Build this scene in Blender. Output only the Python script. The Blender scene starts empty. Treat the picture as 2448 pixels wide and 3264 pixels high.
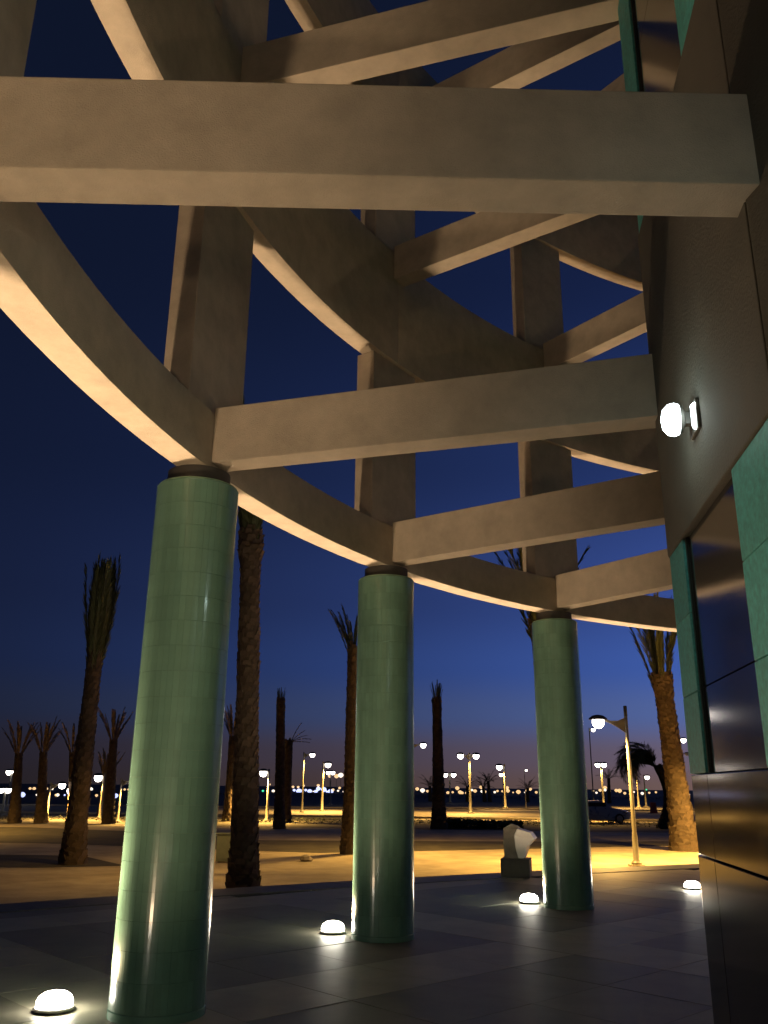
import bpy, bmesh, math, random
from mathutils import Vector, Matrix
R = math.radians
rnd = random.Random(7)
scene = bpy.context.scene
COL = scene.collection

# ------------------------------------------------------------------ camera
CAM_Z, PITCH, ROLL, FPX = 1.6, 17.7595, 0.5797, 2735.43
cam_data = bpy.data.cameras.new('camera')
cam = bpy.data.objects.new('camera', cam_data); COL.objects.link(cam)
cam_data.sensor_fit = 'VERTICAL'; cam_data.sensor_height = 24.0
cam_data.lens = 24.0 * FPX / 3264.0
cam_data.clip_start = 0.05; cam_data.clip_end = 6000
cam.matrix_world = Matrix.Translation((0, 0, CAM_Z)) @ Matrix.Rotation(R(90 + PITCH), 4, 'X') @ Matrix.Rotation(R(ROLL), 4, 'Z')
scene.camera = cam

# ------------------------------------------------------------------ sky (dusk, sun just below the horizon, to the right)
world = bpy.data.worlds.new('World'); scene.world = world; world.use_nodes = True
wn = world.node_tree; wn.nodes.clear()
sky = wn.nodes.new('ShaderNodeTexSky'); sky.sky_type = 'NISHITA'; sky.sun_disc = False
sky.sun_elevation = R(-3.0); sky.sun_rotation = R(60)
sky.altitude = 0; sky.air_density = 1.0; sky.dust_density = 0.6; sky.ozone_density = 5.0
def wnode(t, op=None, **kw):
    n = wn.nodes.new(t)
    if op: n.operation = op
    for k, v in kw.items(): n.inputs[int(k[1:])].default_value = v
    return n
def wl_(a, b): wn.links.new(a, b)
# twilight arch: brightest low down towards where the sun went under, fading with height and away from it
tc = wnode('ShaderNodeTexCoord'); sep = wnode('ShaderNodeSeparateXYZ'); wl_(tc.outputs['Generated'], sep.inputs[0])
asn = wnode('ShaderNodeMath', 'ARCSINE'); wl_(sep.outputs['Z'], asn.inputs[0])
elv = wnode('ShaderNodeMath', 'DIVIDE', i1=math.radians(50)); elv.use_clamp = True; wl_(asn.outputs[0], elv.inputs[0])
ramp = wnode('ShaderNodeValToRGB'); cr = ramp.color_ramp; cr.interpolation = 'EASE'
stops = [(0.0, (0.26, 0.16, 0.14)), (0.04, (0.22, 0.165, 0.24)), (0.09, (0.13, 0.20, 0.52)), (0.15, (0.07, 0.155, 0.58)), (0.24, (0.05, 0.10, 0.38)), (0.42, (0.018, 0.04, 0.16)), (0.66, (0.004, 0.010, 0.045)), (1.0, (0.001, 0.002, 0.008))]
cr.elements[0].position = 0; cr.elements[0].color = (*stops[0][1], 1); cr.elements[1].position = 1; cr.elements[1].color = (*stops[-1][1], 1)
for q, c in stops[1:-1]:
    e = cr.elements.new(q); e.color = (*c, 1)
wl_(elv.outputs[0], ramp.inputs[0])
hz = wnode('ShaderNodeCombineXYZ'); wl_(sep.outputs['X'], hz.inputs[0]); wl_(sep.outputs['Y'], hz.inputs[1])
nrm = wnode('ShaderNodeVectorMath', 'NORMALIZE'); wl_(hz.outputs[0], nrm.inputs[0])
dt = wnode('ShaderNodeVectorMath', 'DOT_PRODUCT'); wl_(nrm.outputs[0], dt.inputs[0]); dt.inputs[1].default_value = (math.sin(R(55)), math.cos(R(55)), 0)
h1 = wnode('ShaderNodeMath', 'MULTIPLY_ADD', i1=0.5, i2=0.5); wl_(dt.outputs['Value'], h1.inputs[0])
h2 = wnode('ShaderNodeMath', 'POWER', i1=5.8); wl_(h1.outputs[0], h2.inputs[0])
gl = wnode('ShaderNodeVectorMath', 'SCALE'); wl_(ramp.outputs[0], gl.inputs[0]); wl_(h2.outputs[0], gl.inputs['Scale'])
ns = wnode('ShaderNodeVectorMath', 'SCALE'); wl_(sky.outputs[0], ns.inputs[0]); ns.inputs['Scale'].default_value = 0.25
base = wnode('ShaderNodeVectorMath', 'ADD'); wl_(ns.outputs[0], base.inputs[0]); wl_(gl.outputs[0], base.inputs[1])
mn = wnode('ShaderNodeVectorMath', 'ADD'); wl_(base.outputs[0], mn.inputs[0]); mn.inputs[1].default_value = (0.0030, 0.0058, 0.011)
bg = wnode('ShaderNodeBackground'); bg.inputs['Strength'].default_value = 1.0
wo = wnode('ShaderNodeOutputWorld'); wl_(mn.outputs[0], bg.inputs['Color']); wl_(bg.outputs[0], wo.inputs['Surface'])

scene.view_settings.view_transform = 'Standard'; scene.view_settings.look = 'None'
scene.view_settings.gamma = 1.0; scene.view_settings.exposure = 0.0
scene.view_settings.use_curve_mapping = False
scene.render.engine = 'CYCLES'
cy = scene.cycles
cy.use_denoising = True; cy.use_adaptive_sampling = True; cy.adaptive_threshold = 0.02; cy.max_bounces = 5; cy.diffuse_bounces = 3; cy.glossy_bounces = 3; cy.caustics_reflective = False; cy.caustics_refractive = False
cy.sample_clamp_indirect = 4.0; cy.use_light_tree = True

# light levels (watts of the visible lamps and of the added hidden ones)
UP_W, UP_COL = 240.0, (1.0, 0.70, 0.42)
WALL_W, WALL_COL = 3.2, (0.74, 1.0, 0.92)
STREET_W, STREET_COL = 9000.0, (1.0, 0.54, 0.12)

# ------------------------------------------------------------------ helpers
def at(px, py, z):
    """point at height z under a photograph pixel (used to read off where things stand)"""
    ro, pi = R(ROLL), R(PITCH)
    a, b = px - 1224, py - 1632
    u = a * math.cos(ro) + b * math.sin(ro); v = -a * math.sin(ro) + b * math.cos(ro)
    d = Vector((u, FPX * math.cos(pi) + v * math.sin(pi), FPX * math.sin(pi) - v * math.cos(pi)))
    return Vector((0, 0, CAM_Z)) + d * ((z - CAM_Z) / d.z)
def at_y(px, py, y):
    ro, pi = R(ROLL), R(PITCH)
    a, b = px - 1224, py - 1632
    u = a * math.cos(ro) + b * math.sin(ro); v = -a * math.sin(ro) + b * math.cos(ro)
    d = Vector((u, FPX * math.cos(pi) + v * math.sin(pi), FPX * math.sin(pi) - v * math.cos(pi)))
    return Vector((0, 0, CAM_Z)) + d * (y / d.y)

class MB:
    def __init__(s): s.v = []; s.f = []
    def add(s, vs, fs):
        n = len(s.v); s.v += [tuple(v) for v in vs]; s.f += [tuple(i + n for i in f) for f in fs]
    def box(s, x0, x1, y0, y1, z0, z1, M=None):
        vs = [Vector(q) for q in ((x0,y0,z0),(x1,y0,z0),(x1,y1,z0),(x0,y1,z0),(x0,y0,z1),(x1,y0,z1),(x1,y1,z1),(x0,y1,z1))]
        if M is not None: vs = [M @ v for v in vs]
        s.add(vs, [(3,2,1,0),(4,5,6,7),(0,1,5,4),(1,2,6,5),(2,3,7,6),(3,0,4,7)])
    def rings(s, rings, cap=True):
        n = len(rings[0]); vs = [v for r in rings for v in r]; fs = []
        for i in range(len(rings) - 1):
            for j in range(n):
                k = (j + 1) % n
                fs.append((i*n+j, i*n+k, (i+1)*n+k, (i+1)*n+j))
        if cap: fs += [tuple(range(n))[::-1], tuple((len(rings)-1)*n + j for j in range(n))]
        s.add(vs, fs)
    def lathe(s, prof, n=24, c=(0,0,0), cap=True):
        c = Vector(c)
        s.rings([[c + Vector((r*math.cos(2*math.pi*j/n), r*math.sin(2*math.pi*j/n), z)) for j in range(n)] for r, z in prof], cap)
    def tube(s, pts, rad, n=8, cap=True):
        pts = [Vector(p) for p in pts]; rs = rad if isinstance(rad, (list, tuple)) else [rad]*len(pts)
        out = []; up0 = Vector((0.31, 0.17, 0.93))
        for i, p in enumerate(pts):
            d = (pts[min(i+1, len(pts)-1)] - pts[max(i-1, 0)]).normalized()
            a = d.cross(Vector((1,0,0)) if abs(d.x) < 0.7 else Vector((0,1,0))).normalized(); b = d.cross(a)
            out.append([p + (a*math.cos(2*math.pi*j/n) + b*math.sin(2*math.pi*j/n)) * rs[i] for j in range(n)])
        s.rings(out, cap)
    def mesh(s, name, mat, smooth=False, bevel=0):
        me = bpy.data.meshes.new(name); me.from_pydata(s.v, [], s.f); me.validate()
        bm = bmesh.new(); bm.from_mesh(me)
        bmesh.ops.recalc_face_normals(bm, faces=bm.faces)
        if bevel: bmesh.ops.bevel(bm, geom=[e for e in bm.edges if e.is_manifold and e.calc_face_angle(0) > 0.5], offset=bevel, segments=2, affect='EDGES', profile=0.6, clamp_overlap=True)
        bm.to_mesh(me); bm.free()
        if smooth:
            for p in me.polygons: p.use_smooth = True
            try: me.set_sharp_from_angle(angle=R(40))
            except Exception: pass
        me.materials.append(mat); return me
    def build(s, name, mat, parent=None, smooth=False, bevel=0):
        return link(name, s.mesh(name, mat, smooth, bevel), parent)
def link(name, data, parent=None):
    o = bpy.data.objects.new(name, data); COL.objects.link(o)
    if parent is not None: o.parent = parent
    return o
def tag(o, label=None, cat=None, group=None, kind=None):
    if label: o['label'] = label
    if cat: o['category'] = cat
    if group: o['group'] = group
    if kind: o['kind'] = kind
    return o
def thing(name, label, cat, loc=(0,0,0), rz=0, group=None):
    o = bpy.data.objects.new(name, None); COL.objects.link(o)
    o.location = loc; o.rotation_euler = (0, 0, rz); o.empty_display_size = 0.2
    return tag(o, label, cat, group)
def copy_tree(o, parent=None):
    c = o.copy(); COL.objects.link(c); c.parent = parent
    for ch in list(o.children): copy_tree(ch, c)
    return c

# ------------------------------------------------------------------ materials
def mat(name, col, rough=0.7, var=0.12, scale=6.0, bump=0.0, bscale=40.0, spec=0.5, coat=0.0, metal=0.0, col2=None, detail=6, tex='Object', island=0.0, stretch=None):
    m = bpy.data.materials.new(name); m.use_nodes = True; nt = m.node_tree
    b = nt.nodes['Principled BSDF']
    b.inputs['Roughness'].default_value = rough; b.inputs['Metallic'].default_value = metal
    b.inputs['Specular IOR Level'].default_value = spec; b.inputs['Coat Weight'].default_value = coat; b.inputs['Coat Roughness'].default_value = 0.08
    tc = nt.nodes.new('ShaderNodeTexCoord'); src = tc.outputs[tex]
    if stretch:
        mp = nt.nodes.new('ShaderNodeMapping'); mp.inputs['Scale'].default_value = stretch
        nt.links.new(src, mp.inputs['Vector']); src = mp.outputs[0]
    nz = nt.nodes.new('ShaderNodeTexNoise'); nz.inputs['Scale'].default_value = scale; nz.inputs['Detail'].default_value = detail; nz.inputs['Roughness'].default_value = 0.62
    nt.links.new(src, nz.inputs['Vector'])
    rp = nt.nodes.new('ShaderNodeValToRGB'); rp.color_ramp.elements[0].position = 0.32; rp.color_ramp.elements[1].position = 0.68
    c2 = col2 or tuple(min(1, c * (1 + var)) for c in col); c1 = col if col2 else tuple(c * (1 - var) for c in col)
    rp.color_ramp.elements[0].color = (*c1, 1); rp.color_ramp.elements[1].color = (*c2, 1)
    nt.links.new(nz.outputs['Fac'], rp.inputs['Fac']); out = rp.outputs['Color']
    if island:
        g = nt.nodes.new('ShaderNodeNewGeometry'); oi = nt.nodes.new('ShaderNodeObjectInfo')
        ad = nt.nodes.new('ShaderNodeMath'); ad.operation = 'ADD'; fr = nt.nodes.new('ShaderNodeMath'); fr.operation = 'FRACT'
        nt.links.new(g.outputs['Random Per Island'], ad.inputs[0]); nt.links.new(oi.outputs['Random'], ad.inputs[1]); nt.links.new(ad.outputs[0], fr.inputs[0])
        mr = nt.nodes.new('ShaderNodeMapRange'); mr.inputs['To Min'].default_value = 1 - island; mr.inputs['To Max'].default_value = 1 + island
        nt.links.new(fr.outputs[0], mr.inputs['Value'])
        mx = nt.nodes.new('ShaderNodeMix'); mx.data_type = 'RGBA'; mx.blend_type = 'MULTIPLY'; mx.inputs['Factor'].default_value = 1
        nt.links.new(out, mx.inputs['A']); nt.links.new(mr.outputs[0], mx.inputs['B']); out = mx.outputs['Result']
    nt.links.new(out, b.inputs['Base Color'])
    rr = nt.nodes.new('ShaderNodeMapRange'); rr.inputs['To Min'].default_value = max(0.02, rough * 0.85); rr.inputs['To Max'].default_value = min(1, rough * 1.15)
    nt.links.new(nz.outputs['Fac'], rr.inputs['Value']); nt.links.new(rr.outputs[0], b.inputs['Roughness'])
    if bump:
        n2 = nt.nodes.new('ShaderNodeTexNoise'); n2.inputs['Scale'].default_value = bscale; n2.inputs['Detail'].default_value = 8
        nt.links.new(src, n2.inputs['Vector'])
        bp = nt.nodes.new('ShaderNodeBump'); bp.inputs['Strength'].default_value = bump; bp.inputs['Distance'].default_value = 0.02
        nt.links.new(n2.outputs['Fac'], bp.inputs['Height']); nt.links.new(bp.outputs[0], b.inputs['Normal'])
    return m
def emit(name, col, s):
    m = bpy.data.materials.new(name); m.use_nodes = True; nt = m.node_tree
    b = nt.nodes['Principled BSDF']; b.inputs['Base Color'].default_value = (0.8, 0.8, 0.8, 1)
    b.inputs['Emission Color'].default_value = (*col, 1); b.inputs['Emission Strength'].default_value = s
    nz = nt.nodes.new('ShaderNodeTexNoise'); nz.inputs['Scale'].default_value = 3
    rr = nt.nodes.new('ShaderNodeMapRange'); rr.inputs['To Min'].default_value = s * 0.9; rr.inputs['To Max'].default_value = s * 1.1
    nt.links.new(nz.outputs['Fac'], rr.inputs['Value']); nt.links.new(rr.outputs[0], b.inputs['Emission Strength'])
    return m
M_BEAM = mat('beige_textured_plaster', (0.46, 0.385, 0.295), 0.92, 0.13, 4.5, bump=0.35, bscale=130, detail=10)
M_NECK = mat('neck_recess_shade', (0.05, 0.045, 0.04), 0.7)  # recess shade above the column is put into the neck's dark colour
M_TILE = mat('glazed_green_tile', (0.145, 0.27, 0.20), 0.24, 0.12, 3.0, spec=0.45, coat=0.15, island=0.07, bump=0.05, bscale=14)
M_GROUT = mat('green_grout', (0.21, 0.33, 0.21), 0.6)
M_TEAL = mat('teal_honed_stone', (0.13, 0.56, 0.53), 0.55, 0.22, 26.0, bump=0.12, bscale=90, island=0.10)
M_JOINT = mat('dark_joint', (0.025, 0.035, 0.03), 0.7)
M_GRAN = mat('polished_dark_granite', (0.035, 0.032, 0.024), 0.10, 0.35, 60.0, spec=0.24, bump=0.01, bscale=3)
M_GLASS = mat('dark_tinted_glass', (0.032, 0.029, 0.026), 0.11, 0.1, 2.0, spec=0.8, bump=0.015, bscale=1.2)
M_FRAME = mat('bronze_window_frame', (0.05, 0.06, 0.055), 0.4, metal=0.5)
M_SPAN = mat('taupe_rendered_wall', (0.155, 0.138, 0.11), 0.85, 0.10, 3.0, bump=0.35, bscale=60)
M_SLAB_L = mat('light_honed_paving', (0.32, 0.295, 0.225), 0.5, 0.22, 1.7, bump=0.05, bscale=60, island=0.05, detail=10)
M_SLAB_D = mat('dark_honed_paving', (0.185, 0.17, 0.13), 0.5, 0.25, 1.7, bump=0.05, bscale=60, island=0.06, detail=10)
M_BED = mat('paving_mortar', (0.09, 0.085, 0.07), 0.9)
M_COPE = mat('dark_granite_coping', (0.06, 0.057, 0.05), 0.5, 0.2, 30.0, island=0.1)
M_SAND = mat('sandy_paving', (0.36, 0.31, 0.21), 0.85, 0.30, 0.9, bump=0.5, bscale=5, detail=12)
M_SOIL = mat('dry_soil_and_turf', (0.055, 0.050, 0.030), 0.95, 0.45, 1.2, bump=0.6, bscale=6)
M_ROAD = mat('pale_asphalt', (0.16, 0.145, 0.12), 0.8, 0.12, 0.6, bump=0.1, bscale=10)
M_KERB = mat('concrete_kerb', (0.42, 0.38, 0.30), 0.8, 0.12, 4.0, island=0.08)
M_DESERT = mat('unlit_open_ground', (0.030, 0.026, 0.022), 0.95, 0.3, 0.02)  # lack of lamplight far out is put into this dark colour
M_TRUNK = mat('palm_trunk_fibre', (0.07, 0.05, 0.03), 0.95, 0.3, 9.0, bump=0.6, bscale=30)
M_BOOT = mat('palm_leaf_base', (0.075, 0.054, 0.036), 0.9, 0.25, 14.0, island=0.35)
M_FROND = mat('palm_frond', (0.070, 0.085, 0.035), 0.75, 0.25, 6.0, island=0.3)
M_DRY = mat('dry_palm_frond', (0.17, 0.115, 0.055), 0.85, 0.25, 6.0, island=0.3)
M_HEDGE = mat('hedge_leaf', (0.035, 0.045, 0.018), 0.8, 0.3, 5.0, island=0.3)
M_POLE = mat('galvanised_grey_paint', (0.17, 0.165, 0.14), 0.5, 0.1, 6.0, metal=0.2)
M_DARKP = mat('dark_lamp_housing', (0.05, 0.05, 0.05), 0.5, metal=0.3)
M_LAMP = emit('lit_street_lens', (1.0, 0.90, 0.80), 12.0)
M_FAR_W = emit('far_warm_light', (1.0, 0.62, 0.28), 1.15)
M_FAR_P = emit('far_pale_light', (1.0, 0.84, 0.66), 1.6)
M_FAR_B = emit('far_blue_light', (0.50, 0.56, 1.0), 1.7)
M_FAR_G = emit('far_green_light', (0.05, 0.75, 0.35), 1.3)
M_UPL = emit('lit_uplight_dome', (1.0, 0.93, 0.76), 55.0)
M_WALLL = emit('wall_lamp_glow', (0.85, 0.98, 1.0), 7.0)
M_STONE = mat('rough_grey_stone', (0.30, 0.27, 0.22), 0.85, 0.2, 6.0, bump=0.3)
M_WHITE = mat('white_painted_panel', (0.82, 0.80, 0.74), 0.35, 0.06, 4.0)
M_PLINTH = mat('dark_stone_plinth', (0.07, 0.06, 0.05), 0.6, 0.2, 8.0)
M_CAR = mat('silver_car_paint', (0.42, 0.42, 0.40), 0.28, 0.04, 3.0, coat=0.6, metal=0.5)
M_TYRE = mat('black_tyre', (0.015, 0.015, 0.015), 0.8)
M_RIM = mat('alloy_rim', (0.5, 0.5, 0.5), 0.3, metal=0.8)
M_RED = mat('faded_red_plastic', (0.35, 0.07, 0.05), 0.6)
M_UTIL = mat('grey_green_cabinet', (0.16, 0.19, 0.15), 0.6)

# ------------------------------------------------------------------ the round plan
CX, CY, RC = 10.002, 3.567, 12.161
TH0, DTH = 163.038, -18.0
RI, RO, RW = 11.99, 12.25, 8.30
COLR, COLH = 0.349, 4.08
LV = [(4.2025, 4.719, 4.2565, 4.774), (7.046, 8.71, 8.30, 8.827), (10.95, 12.61, 12.47, 13.0)]
PW = 0.50
OUT_Z = -0.6
KS = {-2: 'Y', -1: 'Z', 0: 'A', 1: 'B', 2: 'C', 3: 'D'}
def th(k): return TH0 + DTH * k
def pol(r, t, z=0.0): return Vector((CX + r*math.cos(R(t)), CY + r*math.sin(R(t)), z))
def arc_block(r0, r1, t0, t1, z0, z1, n):
    m = MB(); rs = []
    for i in range(n + 1):
        t = t0 + (t1 - t0) * i / n
        rs.append([pol(r0, t, z0), pol(r1, t, z0), pol(r1, t, z1), pol(r0, t, z1)])
    m.rings(rs); return m
def radial_frame(k):
    """local x = outward, y = tangential (+theta), origin at the ring centre"""
    return Matrix.Translation((CX, CY, 0)) @ Matrix.Rotation(R(th(k)), 4, 'Z')

# ------------------------------------------------------------------ ground
def ground_poly(name, pts, z, m, thick=None):
    mb = MB(); n = len(pts)
    if thick is None: mb.add([(x, y, z) for x, y in pts], [tuple(range(n))])
    else:
        mb.add([(x, y, z - thick) for x, y in pts] + [(x, y, z) for x, y in pts],
               [tuple(range(n))[::-1], tuple(range(n, 2*n))] + [(i, (i+1) % n, n + (i+1) % n, n + i) for i in range(n)])
    o = mb.build(name, m); tag(o, kind='structure'); return o
ground_poly('ground', [(-3000, -2500), (3000, -2500), (3000, 5000), (-3000, 5000)], OUT_Z - 0.012, M_DESERT)
ground_poly('sandy_forecourt', [(-70, -25), (70, -25), (75, 62), (40, 64), (10, 66), (-10, 66), (-70, 60)], OUT_Z, M_SAND)
# planting strips and roads, straight bands crossing the view
ground_poly('road', [(-75, 76), (90, 62.5), (130, 108), (-75, 98)], OUT_Z + 0.004, M_ROAD)
bands = [('planting_strip', [(-60, 62), (-6, 66), (6, 64.5), (90, 57.5), (90, 49), (12, 49.3), (-4, 50.6), (-60, 54.8)]),
         ('planting_strip', [(-60, 48.2), (-18.5, 48.0), (-10, 44.0), (-5, 38.8), (3.2, 39.4), (9.0, 40.2), (15, 41.5), (15, 39.0), (9.0, 36.6), (3.2, 34.0), (-2.2, 31.8), (-13, 35.4), (-60, 38)]),
         ('planting_strip', [(-30, 31.5), (-9.5, 29.5), (-7.2, 26.2), (-9.5, 25.3), (-30, 26.5)])]
for n, pts in bands: ground_poly(n, pts, OUT_Z + 0.006, M_SOIL)
# kerbs along the road, in lengths
def kerb_line(a, b, h, w, label):
    a, b = Vector(a), Vector(b); L = (b - a).length; n = max(1, int(L / 4)); ang = math.atan2(b.y - a.y, b.x - a.x)
    root = thing('road_kerb', label, 'kerb', (a.x, a.y, OUT_Z), ang)
    mb = MB(); mb.box(0.006, L / n - 0.006, -w/2, w/2, 0.0, h); me = mb.mesh('kerb_stone', M_KERB, bevel=0.015)
    for i in range(n):
        o = link('kerb_stone', me, root); o.location = (i * L / n, 0, 0.005)
    return root
kerb_line((-60, 72.0), (60, 63.6), 0.14, 0.25, 'long pale kerb along the near side of the road')
kerb_line((-60, 93.0), (60, 99.0), 0.14, 0.25, 'long pale kerb along the far side of the road')

# platform
def edge_r(t): return 16.5 + 0.0019 * (max(min(t, 185), 90) - 122) ** 2
mb = MB(); N = 120; rs = []
vs0 = []; vs1 = []
for i in range(N):
    t = 360 * i / N; r = edge_r(t if t < 250 else 90) if 60 < t < 250 else 18.4
    if 60 < t < 100: r = 18.4 + (edge_r(100) - 18.4) * (t - 60) / 40
    if 185 < t < 250: r = edge_r(185) + (18.4 - edge_r(185)) * (t - 185) / 65
    vs0.append(pol(r, t, OUT_Z - 0.3)); vs1.append(pol(r, t, -0.03))
mb.rings([vs0, vs1]); plat = mb.build('plaza_platform', M_BED); tag(plat, kind='structure')
# paving slabs laid on a diagonal grid, 1 m light bands crossing on dark fields
mbL = MB(); mbL.box(-0.4985, 0.4985, -0.4985, 0.4985, -0.03, 0.0); meL = mbL.mesh('paving_slab', M_SLAB_L, bevel=0.004); 
mbD = MB(); mbD.box(-0.4985, 0.4985, -0.4985, 0.4985, -0.03, 0.0); meD = mbD.mesh('paving_slab', M_SLAB_D, bevel=0.004)
O0 = Vector((2.0, 10.35)); ANG = 43.0
e1 = Vector((math.cos(R(ANG)), math.sin(R(ANG)))); e2 = Vector((-e1.y, e1.x))
cand = []
for i in range(-24, 25):
    for j in range(-24, 25):
        c = O0 + e1 * i + e2 * j; d = c - Vector((CX, CY)); rr = d.length; tt = math.degrees(math.atan2(d.y, d.x)) % 360
        if rr < 7.7 or not (80 < tt < 215): continue
        if rr > edge_r(tt) - 0.55: continue
        light = (i % 5 == 0) or (j % 5 == 0)
        cand.append(((c.length + (0 if c.y > 2 else 30)), c, light))
cand.sort(key=lambda q: q[0])
for k, (_, c, light) in enumerate(cand[:290]):
    o = link('paving_slab', meL if light else meD, plat); o.location = (c.x, c.y, 0.0012 * rnd.uniform(-1, 1)); o.rotation_euler = (R(rnd.uniform(-.06, .06)), R(rnd.uniform(-.06, .06)), R(ANG) + R(90) * rnd.randint(0, 3))
rest = MB()
for _, c, light in cand[290:]:
    rest.box(-0.4985, 0.4985, -0.4985, 0.4985, -0.03, 0.0, Matrix.Translation((c.x, c.y, 0)) @ Matrix.Rotation(R(ANG), 4, 'Z'))
if rest.v: tag(rest.build('outlying_paving', M_SLAB_D, plat), kind='stuff')
# coping stones round the edge
t = 86.0
while t < 186:
    t2 = t + 3.2; m = MB(); rs = []
    for q in (t + 0.02, (t + t2) / 2, t2 - 0.02):
        r1 = edge_r(q) + 0.05; r0 = r1 - 0.85
        rs.append([pol(r0, q, -0.04), pol(r1, q, -0.04), pol(r1, q, 0.012), pol(r0, q, 0.012)])
    m.rings(rs); m.build('coping_stone', M_COPE, plat, bevel=0.004); t = t2
# two steps down
for i, (dr, z) in enumerate(((0.38, -0.2), (0.76, -0.4))):
    m = MB(); rs = []
    for q in range(86, 187, 2):
        r1 = edge_r(q) + dr; r0 = edge_r(q) - 0.1
        rs.append([pol(r0, q, OUT_Z - 0.1), pol(r1, q, OUT_Z - 0.1), pol(r1, q, z), pol(r0, q, z)])
    m.rings(rs); m.build('step', M_SLAB_L, plat)

# ------------------------------------------------------------------ building drum
SEG = 2 * RW * math.sin(R(9))
bld = thing('round_building', 'round building with teal stone piers, dark glass and a taupe band at right', 'building', (CX, CY, 0))
BI = Matrix.Translation((-CX, -CY, 0))
def facet_matrix(k):
    """facet between pier k-1 (s = 0) and pier k (s = SEG); local x = s along the wall, y = outward, z up"""
    a, b = pol(RW, th(k - 1)), pol(RW, th(k)); d = (b - a).normalized(); n = Vector((d.y, -d.x, 0))
    if n.dot(a - Vector((CX, CY, 0))) < 0: n = -n
    M = Matrix(((d.x, n.x, 0, a.x), (d.y, n.y, 0, a.y), (0, 0, 1, 0), (0, 0, 0, 1)))
    return BI @ M
core = MB(); core.lathe([(RW * math.cos(R(9)) - 0.30, -0.2), (RW * math.cos(R(9)) - 0.30, 18.0)], 40); core.build('wall_core', M_JOINT, bld)
shell = MB()
S0, S1 = 0.80, 2.12
def facet(k):
    M = facet_matrix(k)
    def blk(name, x0, x1, z0, z1, y1, m, bev=0.004, y0=-0.32):
        mb = MB(); mb.box(x0, x1, y0, y1, z0, z1, M); return mb.build(name, m, bld, bevel=bev)
    g = 0.004
    for x0, x1 in ((0.0, S0), (S0, S1), (S1, SEG)):
        blk('plinth_slab', x0 + g, x1 - g, -0.1, 1.195, 0.0, M_GRAN)
        blk('granite_slab', x0 + g, x1 - g, 1.205, 1.695, -0.006, M_GRAN)
    for a, b in ((1.70, 3.20), (5.90, 11.40)):
        n = round((b - a) / 0.5); h = (b - a) / n
        for i in range(n):
            for x0, x1 in ((0.0, S0), (S1, SEG)):
                blk('tile', x0 + g, x1 - g, a + i*h + g, a + (i+1)*h - g, 0.0, M_TEAL)
        # window: frame bars and panes, set back a little
        w = MB(); w.box(S0 + .002, S1 - .002, -0.32, -0.08, a + .002, b - .002, M); fr = w.build('window', M_FRAME, bld)
        for x0, x1, z0, z1 in ((S0 + .002, S0 + 0.035, a + .002, b - .002), (S1 - 0.035, S1 - .002, a + .002, b - .002)):
            w = MB(); w.box(x0, x1, -0.079, -0.015, z0, z1, M); w.build('jamb', M_FRAME, fr)
        npn = max(1, round((b - a) / 1.5)); zz = [a + (b - a) * i / npn for i in range(npn + 1)]
        if a < 2: zz = [1.70, 2.215, 3.20]
        for z0, z1 in zip(zz[:-1], zz[1:]):
            mb = MB(); mb.box(S0 + 0.037, S1 - 0.037, -0.07, -0.03, z0 + 0.005, z1 - 0.005, M); mb.build('pane', M_GLASS, fr)
    blk('taupe_band', 0.003, SEG - 0.003, 3.205, 5.895, 0.012, M_SPAN, 0.01)
    blk('taupe_band', 0.003, SEG - 0.003, 11.405, 14.0, 0.012, M_SPAN, 0.01)
    blk('upper_wall', 0.003, SEG - 0.003, 14.01, 18.0, 0.0, M_TEAL, 0.01)
for k in (-2, -1, 0, 1, 2, 3): facet(k)
for k in range(4, 18):
    M = facet_matrix(k); shell.box(0.0, SEG, -0.25, 0.0, -0.1, 18.0, M)
shell.build('rear_wall', M_SPAN, bld)

# ------------------------------------------------------------------ colonnade
CN = {-2: 'column behind the camera', -1: 'column outside the left edge', 0: 'nearest green column', 1: 'middle green column', 2: 'third green column', 3: 'column behind the building corner'}
PH = 0.20
def tile_mesh(dt, h):
    mb = MB(); vs = []
    r0, r1 = COLR - 0.02, COLR
    a = dt / 2 - R(0.09)
    for z in (0.0009, h - 0.0009):
        for r in (r0, r1):
            for q in (-a, 0, a): vs.append((r*math.cos(q), r*math.sin(q), z))
    # idx: z0: in0..2, out3..5 ; z1: in6..8 out9..11
    mb.add(vs, [(3,4,10,9),(4,5,11,10),(9,10,7,6),(10,11,8,7),(0,1,4,3),(1,2,5,4),(0,3,9,6),(5,2,8,11),(1,0,6,7),(2,1,7,8)])
    return mb
NT = 44
TM = tile_mesh(2*math.pi/NT, PH).mesh('tile', M_TILE)
for p_ in TM.polygons: p_.use_smooth = False
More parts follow.
